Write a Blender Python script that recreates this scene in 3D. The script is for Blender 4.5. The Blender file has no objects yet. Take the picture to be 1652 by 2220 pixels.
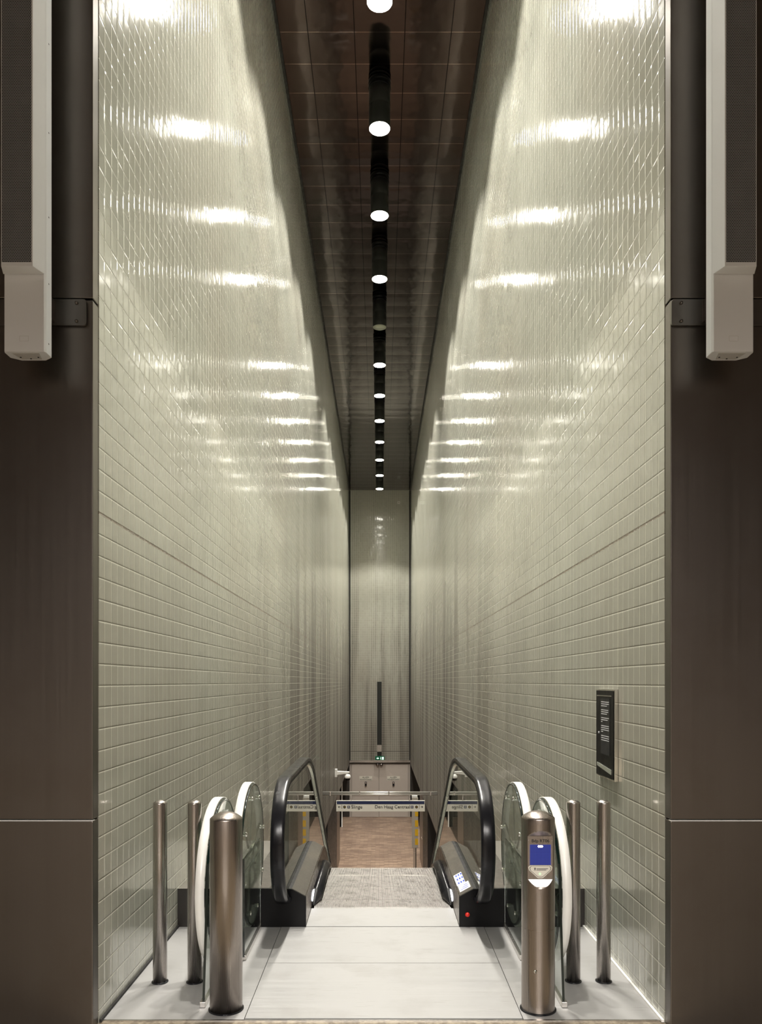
import bpy, math, random
from mathutils import Vector
random.seed(7)
S = bpy.context.scene
C = S.collection
PI = math.pi
R = math.radians

# ------------------------------------------------------------ camera
EYE = 1.65
cam_d = bpy.data.cameras.new('camera'); cam = bpy.data.objects.new('camera', cam_d); C.objects.link(cam)
cam.location = (0, 0, EYE); cam.rotation_euler = (R(90), 0, 0)
cam_d.sensor_fit = 'AUTO'; cam_d.sensor_width = 36; cam_d.lens = 1700/2220*36
cam_d.shift_x = 3/2220; cam_d.shift_y = 368/2220; cam_d.clip_end = 200
S.camera = cam
# ------------------------------------------------------------ world / exposure / light amounts
w = bpy.data.worlds.new('world'); S.world = w; w.use_nodes = True
w.node_tree.nodes['Background'].inputs[0].default_value = (1.0, .93, .85, 1)
w.node_tree.nodes['Background'].inputs[1].default_value = .02
S.view_settings.view_transform = 'Standard'; S.view_settings.look = 'None'
S.view_settings.gamma = 1; S.view_settings.use_curve_mapping = False
S.view_settings.exposure = 0.53
LAMP_W = 1000.0        # shaft downlights, wide part of the beam
CORE_W = 620.0         # and the stronger core of the beam
LENS_E = 34.0
HALL_W = 1500.0         # concourse lamps behind the camera
PLAT_FILL_W = 40.0          # added, unseen lamps at platform level
LAMP_COL = (1.0, .955, .87)

# ------------------------------------------------------------ layout
XL, XR = -1.36, 1.38           # tiled side walls
Y0, Y1 = 3.80, 35.2              # shaft start and end
ZC = 10.25                       # shaft ceiling
ZL = -4.42                       # lower floor
ZS = -1.97                       # underside of tiled walls at lower hall
CX = .02                         # escalator centre line
YF = 3.83                        # threshold of the metal landing
YT = 3.72                        # face of steel columns
HC = 6.0                         # concourse ceiling

# ------------------------------------------------------------ mesh helpers
class MB:
    def __init__(s): s.v = []; s.f = []; s.sm = []
    def add(s, vs, fs, smooth=False):
        o = len(s.v); s.v += [tuple(v) for v in vs]
        for f in fs: s.f.append([o+i for i in f]); s.sm.append(smooth)
        return s
    def box(s, x0, x1, y0, y1, z0, z1):
        vs = [(x, y, z) for x in (x0, x1) for y in (y0, y1) for z in (z0, z1)]
        return s.add(vs, [(0,1,3,2),(4,6,7,5),(0,4,5,1),(2,3,7,6),(0,2,6,4),(1,5,7,3)])
    def prism_x(s, poly, x0, x1):        # poly of (y,z)
        n = len(poly); vs = [(x0, a, b) for a, b in poly] + [(x1, a, b) for a, b in poly]
        return s.add(vs, [list(range(n))[::-1], list(range(n, 2*n))] + [(i, (i+1) % n, n+(i+1) % n, n+i) for i in range(n)])
    def prism_y(s, poly, y0, y1):        # poly of (x,z)
        n = len(poly); vs = [(a, y0, b) for a, b in poly] + [(a, y1, b) for a, b in poly]
        return s.add(vs, [list(range(n)), list(range(n, 2*n))[::-1]] + [(i, n+i, n+(i+1) % n, (i+1) % n) for i in range(n)])
    def prism_z(s, poly, z0, z1):
        n = len(poly); vs = [(a, b, z0) for a, b in poly] + [(a, b, z1) for a, b in poly]
        return s.add(vs, [list(range(n))[::-1], list(range(n, 2*n))] + [(i, (i+1) % n, n+(i+1) % n, n+i) for i in range(n)])
    def lathe(s, prof, cx=0, cy=0, n=48, axis='z', cz=0):   # prof (r,h)
        vs = []; 
        for r, h in prof:
            for k in range(n):
                a = 2*PI*k/n; c, d = r*math.cos(a), r*math.sin(a)
                if axis == 'z': vs.append((cx+c, cy+d, cz+h))
                elif axis == 'y': vs.append((cx+c, cy+h, cz+d))
                else: vs.append((cx+h, cy+c, cz+d))
        fs = []
        for i in range(len(prof)-1):
            for k in range(n):
                a, b = i*n+k, i*n+(k+1) % n
                fs.append((a, b, b+n, a+n) if axis != 'y' else (a, a+n, b+n, b))
        s.add(vs, fs, True)
        L = (len(prof)-1)*n; o = len(s.v)-len(vs)
        if prof[0][0] > 1e-6: s.f.append([o+k for k in range(n)][::-1]); s.sm.append(False)
        if prof[-1][0] > 1e-6: s.f.append([o+L+k for k in range(n)]); s.sm.append(False)
        return s
    def tube(s, p, q, r, n=16):
        p, q = Vector(p), Vector(q); d = (q-p).normalized()
        a = d.orthogonal().normalized(); b = d.cross(a); vs = []
        for c in (p, q):
            for k in range(n):
                t = 2*PI*k/n; vs.append(c+a*math.cos(t)*r+b*math.sin(t)*r)
        s.add(vs, [(k, (k+1) % n, n+(k+1) % n, n+k) for k in range(n)], True)
        o = len(s.v)-2*n
        s.f.append([o+k for k in range(n)][::-1]); s.sm.append(False)
        s.f.append([o+n+k for k in range(n)]); s.sm.append(False)
        return s
    def sweep(s, path, sec, closed=True, smooth=True, cap=True):
        # path: (y,z) points, sec: (x, n) points; n is the left normal of the path in the y-z plane
        m = len(sec); vs = []; N = len(path)
        for i, (y, z) in enumerate(path):
            a = path[max(i-1, 0)]; b = path[min(i+1, N-1)]
            ty, tz = b[0]-a[0], b[1]-a[1]; l = math.hypot(ty, tz) or 1; ty /= l; tz /= l
            for x, nn in sec: vs.append((x, y-tz*nn, z+ty*nn))
        fs = []
        for i in range(N-1):
            for k in range(m if closed else m-1):
                a, b = i*m+k, i*m+(k+1) % m
                fs.append((a, b, b+m, a+m))
        s.add(vs, fs, smooth)
        if cap and closed:
            o = len(s.v)-len(vs)
            s.f.append([o+k for k in range(m)]); s.sm.append(False)
            s.f.append([o+(N-1)*m+k for k in range(m)][::-1]); s.sm.append(False)
        return s
    def vsweep(s, ys, fn, sec, smooth=False):
        # sections offset vertically from the curve z=fn(y); sec (x, dz)
        m = len(sec); vs = []
        for y in ys:
            for x, dz in sec: vs.append((x, y, fn(y)+dz))
        fs = []; N = len(ys)
        for i in range(N-1):
            for k in range(m):
                a, b = i*m+k, i*m+(k+1) % m
                fs.append((a, b, b+m, a+m))
        s.add(vs, fs, smooth); o = len(s.v)-len(vs)
        s.f.append([o+k for k in range(m)]); s.sm.append(False)
        s.f.append([o+(N-1)*m+k for k in range(m)][::-1]); s.sm.append(False)
        return s
    def mesh(s, name):
        me = bpy.data.meshes.new(name); me.from_pydata(s.v, [], s.f)
        me.polygons.foreach_set('use_smooth', s.sm); me.update()
        import bmesh
        bm = bmesh.new(); bm.from_mesh(me); bmesh.ops.recalc_face_normals(bm, faces=bm.faces); bm.to_mesh(me); bm.free()
        return me
    def build(s, name, mat, parent=None, bevel=0, loc=None):
        o = bpy.data.objects.new(name, s.mesh(name)); C.objects.link(o)
        for m in (mat if isinstance(mat, (list, tuple)) else [mat]): o.data.materials.append(m)
        if parent: o.parent = parent
        if loc: o.location = loc
        if bevel:
            b = o.modifiers.new('bevel', 'BEVEL'); b.width = bevel; b.segments = 2; b.limit_method = 'ANGLE'; b.angle_limit = R(40)
            b.harden_normals = False
        return o

def tag(o, label, cat, group=None):
    o['label'] = label; o['category'] = cat
    if group: o['group'] = group
    return o
def thing(name, label, cat, loc=(0, 0, 0), group=None):
    o = bpy.data.objects.new(name, None); C.objects.link(o); o.location = loc; o.empty_display_size = .2
    return tag(o, label, cat, group)
def struct(o): o['kind'] = 'structure'; return o
def copy_tree(o, parent=None):
    c = o.copy(); C.objects.link(c)
    if parent: c.parent = parent
    for ch in list(o.children): copy_tree(ch, c)
    return c
def text(name, body, mat, parent, loc, size, align='LEFT', rot=(R(90), 0, 0), depth=.0006, bold=0.0, sx=1.0):
    cu = bpy.data.curves.new(name, 'FONT'); cu.body = body; cu.size = size; cu.align_x = align; cu.align_y = 'CENTER'
    cu.extrude = depth; cu.offset = bold; cu.resolution_u = 3
    t = bpy.data.objects.new(name, cu); C.objects.link(t)
    dg = bpy.context.evaluated_depsgraph_get(); me = bpy.data.meshes.new_from_object(t.evaluated_get(dg))
    bpy.data.objects.remove(t); bpy.data.curves.remove(cu)
    for v in me.vertices: v.co.x *= sx
    o = bpy.data.objects.new(name, me); C.objects.link(o); me.materials.clear(); me.materials.append(mat)
    o.location = loc; o.rotation_euler = rot; o.parent = parent
    return o
def circ(cx, cz, r, n=24, a0=0, a1=2*PI):
    return [(cx+r*math.cos(a0+(a1-a0)*k/n), cz+r*math.sin(a0+(a1-a0)*k/n)) for k in range(n if abs(a1-a0-2*PI) < 1e-6 else n+1)]
def rrect(x0, x1, z0, z1, r, n=5):
    p = []
    for cx, cz, a in ((x1-r, z0+r, -PI/2), (x1-r, z1-r, 0), (x0+r, z1-r, PI/2), (x0+r, z0+r, PI)):
        p += [(cx+r*math.cos(a+PI/2*k/n), cz+r*math.sin(a+PI/2*k/n)) for k in range(n+1)]
    return p

# ------------------------------------------------------------ material helpers
class NT:
    def __init__(s, name):
        s.m = bpy.data.materials.new(name); s.m.use_nodes = True; s.t = s.m.node_tree
        s.b = s.t.nodes['Principled BSDF']; s.out = s.t.nodes['Material Output']
    def n(s, typ, **k):
        nd = s.t.nodes.new(typ)
        for a, v in k.items(): setattr(nd, a, v)
        return nd
    def L(s, a, b): s.t.links.new(a, b)
    def put(s, sock, v):
        if hasattr(v, 'is_linked') or isinstance(v, bpy.types.NodeSocket): s.L(v, sock)
        else: sock.default_value = v
    def math(s, op, a, b=None, c=None, clamp=False):
        nd = s.n('ShaderNodeMath', operation=op, use_clamp=clamp); s.put(nd.inputs[0], a)
        if b is not None: s.put(nd.inputs[1], b)
        if c is not None: s.put(nd.inputs[2], c)
        return nd.outputs[0]
    def mix(s, f, a, b):
        nd = s.n('ShaderNodeMix', data_type='RGBA'); s.put(nd.inputs[0], f)
        s.put(nd.inputs[6], a if not isinstance(a, tuple) else (*a[:3], 1)); s.put(nd.inputs[7], b if not isinstance(b, tuple) else (*b[:3], 1))
        return nd.outputs[2]
    def xyz(s):
        tc = s.n('ShaderNodeTexCoord'); sp = s.n('ShaderNodeSeparateXYZ'); s.L(tc.outputs['Object'], sp.inputs[0])
        return sp.outputs, tc.outputs['Object']
    def comb(s, x=0., y=0., z=0.):
        nd = s.n('ShaderNodeCombineXYZ')
        for i, v in enumerate((x, y, z)): s.put(nd.inputs[i], v)
        return nd.outputs[0]
    def noise(s, vec, scale, detail=3, rough=.5, vscale=None):
        if vscale:
            mp = s.n('ShaderNodeMapping'); s.L(vec, mp.inputs[0]); mp.inputs['Scale'].default_value = vscale; vec = mp.outputs[0]
        nd = s.n('ShaderNodeTexNoise'); s.L(vec, nd.inputs['Vector']); nd.inputs['Scale'].default_value = scale
        nd.inputs['Detail'].default_value = detail; nd.inputs['Roughness'].default_value = rough
        return nd.outputs['Fac']
    def ramp(s, v, a, b, x=0., y=1., smooth=True):
        nd = s.n('ShaderNodeMapRange', interpolation_type='SMOOTHSTEP' if smooth else 'LINEAR'); s.put(nd.inputs[0], v)
        nd.inputs[1].default_value = a; nd.inputs[2].default_value = b; nd.inputs[3].default_value = x; nd.inputs[4].default_value = y
        return nd.outputs[0]
    def bump(s, h, strength=1., dist=1.):
        nd = s.n('ShaderNodeBump'); s.L(h, nd.inputs['Height']); nd.inputs['Strength'].default_value = strength; nd.inputs['Distance'].default_value = dist
        s.L(nd.outputs[0], s.b.inputs['Normal'])
    def set(s, **k):
        for a, v in k.items():
            sock = s.b.inputs[a.replace('_', ' ')]
            if isinstance(v, tuple) and len(v) == 3: v = (*v, 1)
            s.put(sock, v)
        return s.m

def plain(name, col, rough=.5, metal=0., var=.06, scale=12, coat=0.):
    t = NT(name); o, v = t.xyz(); nz = t.noise(v, scale)
    a = tuple(c*(1-var) for c in col); b = tuple(min(1, c*(1+var)) for c in col)
    t.set(Base_Color=t.mix(nz, a, b), Roughness=t.ramp(nz, .3, .7, rough*.85, min(1, rough*1.15)), Metallic=metal)
    if coat: t.set(Coat_Weight=coat, Coat_Roughness=.05)
    return t.m

def tile_mat(name, comp, uoff, stain_reflection=1.0, joint=True):
    PU, PV = .0943, .1050
    t = NT(name); o, vec = t.xyz()
    u = t.math('DIVIDE', t.math('SUBTRACT', o[comp], uoff), PU)
    v = t.math('DIVIDE', t.math('SUBTRACT', o[2], 2.470), PV)
    fu, fv = t.math('FRACT', u), t.math('FRACT', v)
    du = t.math('MULTIPLY', t.math('MINIMUM', fu, t.math('SUBTRACT', 1., fu)), PU)
    dv = t.math('MULTIPLY', t.math('MINIMUM', fv, t.math('SUBTRACT', 1., fv)), PV)
    d = t.math('MINIMUM', du, dv)
    cell = t.comb(t.math('FLOOR', u), t.math('FLOOR', v), 0.)
    wn = t.n('ShaderNodeTexWhiteNoise', noise_dimensions='3D'); t.L(cell, wn.inputs['Vector'])
    sp = t.n('ShaderNodeSeparateColor'); t.L(wn.outputs['Color'], sp.inputs[0])
    # height in metres: pillowed glazed tile, slightly out of plane
    edge = t.math('ADD', t.math('MULTIPLY', t.ramp(du, .0006, .016), .0010), t.math('MULTIPLY', t.ramp(dv, .0008, .008), .0010))
    k = .0105
    tu = t.math('MULTIPLY', t.math('MULTIPLY', t.math('SUBTRACT', sp.outputs[0], .5), k*2.4), t.math('MULTIPLY', fu, PU))
    tv = t.math('MULTIPLY', t.math('MULTIPLY', t.math('SUBTRACT', sp.outputs[1], .5), k*1.2), t.math('MULTIPLY', fv, PV))
    wav = t.math('MULTIPLY', t.noise(vec, 14, 2), .0007)
    big = t.math('MULTIPLY', t.noise(vec, .8, 2), .012)
    h = t.math('ADD', t.math('ADD', edge, wav), t.math('ADD', t.math('ADD', tu, tv), big))
    t.bump(h)
    base = t.mix(sp.outputs[2], (.42, .425, .365), (.462, .468, .405))
    blot = t.noise(vec, .5, 2)
    base = t.mix(t.ramp(blot, .35, .7, 0., .45), base, (.40, .375, .31))
    # opposite-wall reflections and grime painted as tall narrow streaks, more low and deep
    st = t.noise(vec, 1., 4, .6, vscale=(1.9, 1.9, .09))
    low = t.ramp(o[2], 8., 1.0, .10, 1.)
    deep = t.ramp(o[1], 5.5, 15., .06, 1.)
    amt = t.math('MULTIPLY', t.math('MULTIPLY', t.ramp(st, .44, .60), t.math('MULTIPLY', low, deep)), .80*stain_reflection)
    gen = t.math('MULTIPLY', t.math('MULTIPLY', t.ramp(o[2], 6.5, -2.0), deep), .82*stain_reflection)  # light falloff, brown reflection and grime painted in: browner low and deep
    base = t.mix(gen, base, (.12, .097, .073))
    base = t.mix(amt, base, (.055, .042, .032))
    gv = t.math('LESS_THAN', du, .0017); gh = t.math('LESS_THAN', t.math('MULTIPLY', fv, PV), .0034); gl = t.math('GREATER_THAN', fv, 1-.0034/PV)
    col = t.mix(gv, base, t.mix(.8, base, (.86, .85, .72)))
    col = t.mix(gl, col, t.mix(.7, base, (.88, .87, .74)))  # painted highlight line along each tile's upper edge
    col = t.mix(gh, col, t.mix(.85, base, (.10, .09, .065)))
    if joint:
        mj = t.math('LESS_THAN', t.math('ABSOLUTE', t.math('SUBTRACT', o[2], 2.470)), .007)
        col = t.mix(mj, col, (.20, .16, .12))
        ej = t.math('LESS_THAN', t.math('ABSOLUTE', t.math('SUBTRACT', o[1], 4.542)), .0025)
        col = t.mix(ej, col, (.75, .73, .6))
    lj = t.math('LESS_THAN', t.math('ABSOLUTE', t.math('SUBTRACT', o[2], -1.47)), .012)
    col = t.mix(lj, col, (.08, .07, .06))
    g = t.math('MAXIMUM', gv, gh)
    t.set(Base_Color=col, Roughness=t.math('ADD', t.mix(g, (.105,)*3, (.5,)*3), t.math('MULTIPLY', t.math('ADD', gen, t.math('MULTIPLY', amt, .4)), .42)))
    t.b.inputs['IOR'].default_value = 1.6
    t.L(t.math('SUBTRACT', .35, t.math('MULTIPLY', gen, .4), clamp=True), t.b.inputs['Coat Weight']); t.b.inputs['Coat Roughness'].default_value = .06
    return t.m

def brushed(name, col, rough=.28, stretch=(60, 60, 1.2), dirt=.0, amp=.25, bumpamp=0.0, dirtcol=(.10, .07, .05)):
    t = NT(name); o, v = t.xyz()
    nz = t.noise(v, 1., 5, .7, vscale=stretch)
    a = tuple(c*(1-amp) for c in col); b = tuple(min(1, c*(1+amp)) for c in col)
    cc = t.mix(nz, a, b)
    if dirt:
        dn = t.noise(v, 2.2, 5, .6)
        cc = t.mix(t.math('MULTIPLY', t.ramp(dn, .45, .7), dirt), cc, dirtcol)
    t.set(Base_Color=cc, Metallic=1., Roughness=t.ramp(nz, .3, .7, rough*(1-amp), rough*(1+amp)))
    if bumpamp: t.bump(t.math('MULTIPLY', t.noise(v, 1.6, 2), bumpamp))
    return t.m

M = {}
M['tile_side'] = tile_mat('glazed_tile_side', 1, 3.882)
M['tile_end'] = tile_mat('glazed_tile_end', 0, XL, stain_reflection=.8, joint=False)
M['column'] = brushed('bronze_steel', (.178, .16, .145), .33, (60, 60, .6), dirt=.15, amp=.05, bumpamp=.002)
M['bollard'] = brushed('bollard_steel', (.33, .29, .262), .30, (260, 260, .5), amp=.14)
M['pole'] = brushed('pole_steel', (.40, .365, .34), .27, (260, 260, .5), amp=.12)
M['jamb'] = brushed('jamb_steel', (.26, .21, .175), .38, (20, 20, 2), amp=.1)
M['bracket'] = brushed('bracket_steel', (.17, .16, .15), .35, (60, 60, 2), amp=.08)
M['steel'] = brushed('light_steel', (.62, .60, .57), .25, (3, 80, 80), amp=.1)
M['beam'] = plain('satin_beam_steel', (.80, .77, .72), .34, .75, .03)
M['chrome'] = plain('polished_chrome', (.82, .81, .78), .08, 1., .03)
M['duct'] = plain('dark_lamp_metal', (.03, .032, .029), .38, .3, .03)
M['black'] = plain('black_enamel', (.002, .002, .0025), .35, 0., .1)
M['black'].node_tree.nodes['Principled BSDF'].inputs['Specular IOR Level'].default_value = .2
M['rubber'] = plain('black_rubber', (.007, .007, .009), .24, 0., .1, 6)
M['rubber'].node_tree.nodes['Principled BSDF'].inputs['Specular IOR Level'].default_value = .35
M['dark'] = plain('dark_void_paint', (.012, .011, .010), .7)
M['pillar'] = plain('dark_brown_pillar', (.012, .010, .009), .45, 0., .1)
M['darkwall'] = plain('dark_platform_wall', (.035, .030, .027), .4)
M['hallwall'] = plain('concourse_wall', (.17, .145, .125), .5)
M['white'] = plain('white_paint', (.86, .85, .81), .35)
M['grey'] = plain('pale_grey_paint', (.74, .755, .77), .42, 0., .03, 5)
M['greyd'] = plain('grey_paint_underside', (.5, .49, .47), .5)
M['door'] = plain('door_paint', (.52, .46, .41), .45, 0., .04, 3)
M['doorframe'] = plain('door_frame_paint', (.42, .37, .33), .45)
M['signwhite'] = plain('sign_enamel', (.74, .71, .62), .4, 0., .02)
M['navy'] = plain('navy_enamel', (.012, .020, .075), .35, 0., .05)
M['ink'] = plain('black_ink', (.012, .012, .014), .5)
M['brown'] = plain('brown_roundel', (.12, .075, .02), .5)
M['yellow'] = plain('yellow_paint', (.75, .45, .015), .45)
M['putty'] = plain('warm_grey_paint', (.42, .38, .32), .5)
M['red'] = plain('red_plastic', (.75, .03, .02), .3)
M['blueink'] = plain('blue_ink', (.03, .07, .45), .5)
M['paper'] = plain('white_sticker', (.80, .81, .84), .35, 0., .02)
M['deck'] = brushed('dark_deck_metal', (.115, .105, .092), .38, (25, 25, 4), dirt=.3, amp=.2, dirtcol=(.20, .17, .14))
M['deck'].node_tree.nodes['Principled BSDF'].inputs['Metallic'].default_value = .55
M['skirt'] = brushed('skirt_metal', (.15, .12, .10), .25, (30, 30, 5), amp=.2)
M['infill'] = brushed('infill_metal', (.40, .38, .35), .35, (20, 20, 20), amp=.1)
M['profile'] = plain('handrail_profile', (.84, .88, .78), .22, .7, .04)
M['lightgreen'] = plain('exit_green', (.0, .12, .06), .4)

def glassmat(name, tint, rough=0.0):
    t = NT(name)
    t.set(Base_Color=tint, Roughness=rough, IOR=1.5, Transmission_Weight=1.0)
    return t.m
M['glass'] = glassmat('clear_green_glass', (.86, .93, .88))
M['glassedge'] = plain('glass_edge', (.003, .010, .008), .1, 0., .1, coat=.5)

def emis(name, col, e):
    t = NT(name); t.set(Base_Color=(.8, .8, .8)); t.b.inputs['Emission Color'].default_value = (*col, 1); t.b.inputs['Emission Strength'].default_value = e
    return t.m
M['lens'] = emis('lit_lens', (1., .95, .84), LENS_E)
M['halllens'] = emis('concourse_lens', (1., .9, .76), 14.)
M['skirtlight'] = emis('skirt_light', (.85, .9, 1.), 2.2)
M['unlit'] = plain('unlit_lens', (.30, .31, .24), .2)
M['exitlit'] = emis('exit_white', (.55, .9, .7), .9)
M['cup_caught_light'] = emis('card_reader_caught_light', (1., .96, .9), .42)
M['arrowlit'] = emis('led_arrow', (1., .82, .9), 2.2)
M['greenled'] = emis('green_mark', (.15, .7, .1), .35)

# ceiling: dark polished metal panels
t = NT('dark_polished_ceiling'); o, v = t.xyz()
fy = t.math('FRACT', t.math('DIVIDE', t.math('SUBTRACT', o[1], 10.38), .538))
dy = t.math('MULTIPLY', t.math('MINIMUM', fy, t.math('SUBTRACT', 1., fy)), .538)
lines = None
for xx in (-.95, -.334, .334, .95):
    q = t.math('LESS_THAN', t.math('ABSOLUTE', t.math('SUBTRACT', o[0], xx)), .0055)
    lines = q if lines is None else t.math('MAXIMUM', lines, q)
cell = t.comb(t.math('FLOOR', t.math('DIVIDE', o[0], .64)), t.math('FLOOR', t.math('DIVIDE', t.math('SUBTRACT', o[1], 10.38), .538)), 0.)
wn = t.n('ShaderNodeTexWhiteNoise', noise_dimensions='3D'); t.L(cell, wn.inputs['Vector'])
col = t.mix(wn.outputs['Value'], (.080, .067, .061), (.098, .082, .075))
col = t.mix(t.math('LESS_THAN', dy, .0025), col, (.6, .5, .44))
col = t.mix(lines, col, (.01, .01, .01))
t.set(Base_Color=col, Metallic=1., Roughness=.09)
pil = t.math('MULTIPLY', t.ramp(dy, 0., .2), .0022)
t.bump(t.math('ADD', pil, t.math('MULTIPLY', t.noise(v, 2.2, 2), .0055)))
M['ceiling'] = t.m

# upper metal floor plates: brushed across the walking direction
t = NT('brushed_floor_plate'); o, v = t.xyz()
nz = t.noise(v, 1., 5, .65, vscale=(.9, 170, 1)); n2 = t.noise(v, 3.5, 5, .6); n3 = t.noise(v, 1., 2, .5, vscale=(5., 190, 1))
col = t.mix(nz, (.325, .322, .317), (.465, .46, .455)); col = t.mix(t.ramp(n2, .48, .7, 0., .5), col, (.33, .32, .31))
col = t.mix(t.math('MULTIPLY', t.ramp(n3, .68, .72), .6), col, (.17, .15, .135))
t.set(Base_Color=col, Metallic=.35, Roughness=t.ramp(nz, .3, .7, .36, .48)); t.bump(t.math('MULTIPLY', nz, .0004))
M['plate'] = t.m
# tread metal
t = NT('worn_step_aluminium'); o, v = t.xyz()
nz = t.noise(v, 9, 5, .7); n2 = t.noise(v, 40, 3, .6, vscale=(1, .25, 1))
col = t.mix(t.ramp(nz, .45, .68, 0., .65), (.46, .435, .405), (.17, .15, .13)); col = t.mix(t.ramp(n2, .55, .7, 0., .5), col, (.15, .13, .11))
t.set(Base_Color=col, Metallic=.4, Roughness=.45); M['tread'] = t.m
# stone concourse floor
t = NT('speckled_stone_floor'); o, v = t.xyz()
nz = t.noise(v, 24, 6, .7)
col = t.mix(t.ramp(nz, .4, .62), (.15, .12, .085), (.32, .27, .195)); t.set(Base_Color=col, Roughness=.35); M['stone'] = t.m
# lower hall floor: brown clinker tiles
t = NT('brown_clinker_floor'); o, v = t.xyz()
br = t.n('ShaderNodeTexBrick'); t.L(v, br.inputs['Vector'])
br.inputs['Scale'].default_value = 1; br.inputs['Brick Width'].default_value = .3; br.inputs['Row Height'].default_value = .1
br.inputs['Mortar Size'].default_value = .004; br.inputs['Color1'].default_value = (.20, .135, .095, 1); br.inputs['Color2'].default_value = (.36, .26, .185, 1)
br.inputs['Mortar'].default_value = (.13, .09, .065, 1); br.inputs['Bias'].default_value = -.1
nz = t.noise(v, .9, 4, .6); col = t.mix(t.ramp(nz, .42, .62, 0., .6), br.outputs['Color'], (.15, .10, .075))
t.set(Base_Color=col, Roughness=.42); M['clinker'] = t.m
# perforated grille (hexagonal holes)
t = NT('perforated_grille'); o, v = t.xyz(); a = .0076
def lat(off):
    x = t.math('SUBTRACT', t.math('FRACT', t.math('ADD', t.math('DIVIDE', o[0], a), off)), .5)
    z = t.math('MULTIPLY', t.math('SUBTRACT', t.math('FRACT', t.math('ADD', t.math('DIVIDE', o[2], a*1.732), off)), .5), 1.732)
    return t.math('SQRT', t.math('ADD', t.math('MULTIPLY', x, x), t.math('MULTIPLY', z, z)))
hole = t.math('LESS_THAN', t.math('MINIMUM', lat(0.), lat(.5)), .37)
inner = t.mix(t.ramp(t.noise(v, 9, 2), .45, .65), (.003, .003, .0035), (.018, .018, .020))
t.set(Base_Color=t.mix(hole, (.33, .335, .35), inner), Roughness=.5, Metallic=.1); M['grille'] = t.m
# blue LED matrix
t = NT('blue_led_matrix'); o, v = t.xyz(); a = .1025/15
fx = t.math('SUBTRACT', t.math('FRACT', t.math('DIVIDE', o[0], a)), .5); fz = t.math('SUBTRACT', t.math('FRACT', t.math('DIVIDE', o[2], a)), .5)
dd = t.math('SQRT', t.math('ADD', t.math('MULTIPLY', fx, fx), t.math('MULTIPLY', fz, fz)))
dot = t.ramp(dd, .26, .10)
ec = t.mix(dot, (.0005, .003, .075), (.08, .16, .6))
t.set(Base_Color=(.01, .01, .08), Roughness=.3); t.L(ec, t.b.inputs['Emission Color']); t.b.inputs['Emission Strength'].default_value = 1.0
M['led'] = t.m

# ============================================================ STRUCTURE
# side walls: full height beside the escalator, open below ZS at the lower hall
for nm, xa, xb in (('wall_left', XL-.25, XL), ('wall_right', XR, XR+.25)):
    poly = [(Y0, -.3), (7.0, -.3), (7.0, ZL-.3), (17.0, ZL-.3), (17.0, ZS), (Y1, ZS), (Y1, ZC), (Y0, ZC)]
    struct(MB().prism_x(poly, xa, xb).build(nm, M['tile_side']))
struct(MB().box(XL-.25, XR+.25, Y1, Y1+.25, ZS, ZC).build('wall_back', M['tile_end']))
struct(MB().box(-7, XL-.02, Y1, Y1+.25, ZL, ZS).build('wall_back_low_left', M['darkwall']))
struct(MB().box(XR+.02, 7, Y1, Y1+.25, ZL, ZS).build('wall_back_low_right', M['darkwall']))
struct(MB().box(XL-.25, XR+.25, Y0, Y1+.25, ZC, ZC+.2).build('ceiling', M['ceiling']))
struct(MB().box(XL-.25, XR+.25, YT, Y0, HC, ZC+.2).build('wall_lintel', M['hallwall']))
# dark strips painted in for shadow gaps at ceiling and in far corners
for i, (xa, xb) in enumerate(((XL, XL+.035), (XR-.035, XR))):
    struct(MB().box(xa, xb, Y0, Y1, ZC-.03, ZC-.001).build('trim_%d' % (i+1), M['dark']))
for i, (xa, xb) in enumerate(((XL, XL+.05), (XR-.05, XR))):
    struct(MB().box(xa, xb, Y1-.05, Y1-.001, ZS, ZC-.03).build('trim_%d' % (i+3), M['dark']))
# concourse shell behind the camera
struct(MB().box(-8, 8, -9, YF-.012, -.2, -.004).build('floor', M['stone']))
struct(MB().box(-8, 8, -9, YT, HC, HC+.2).build('ceiling_concourse', M['hallwall']))
struct(MB().box(-8.2, -8, -9, 4, -.2, HC).build('wall_concourse_left', M['hallwall']))
struct(MB().box(8, 8.2, -9, 4, -.2, HC).build('wall_concourse_right', M['hallwall']))
struct(MB().box(-8, 8, -9.2, -9, -.2, HC).build('wall_concourse_back', M['hallwall']))
struct(MB().box(-8, -3.3, YT, YT+.2, -.2, HC).build('wall_front_left', M['hallwall']))
struct(MB().box(3.3, 8, YT, YT+.2, -.2, HC).build('wall_front_right', M['hallwall']))
# upper landing floor strips beside the access plates
zt = 0.0
struct(MB().box(XL, CX-.684, YF, 5.28, -.2, zt).build('floor_landing_left', M['plate']))
struct(MB().box(CX+.684, XR, YF, 5.28, -.2, zt).build('floor_landing_right', M['plate']))
struct(MB().box(XL, XR, YF-.012, YF, -.2, .001).build('trim_5', M['steel']))
struct(MB().box(XL+.001, XL+.012, Y0, 5.28, 0, .014).build('baseboard_left', M['dark']))
struct(MB().box(XR-.014, XR-.001, Y0, 5.28, 0, .012).build('baseboard_right', M['white']))
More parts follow.
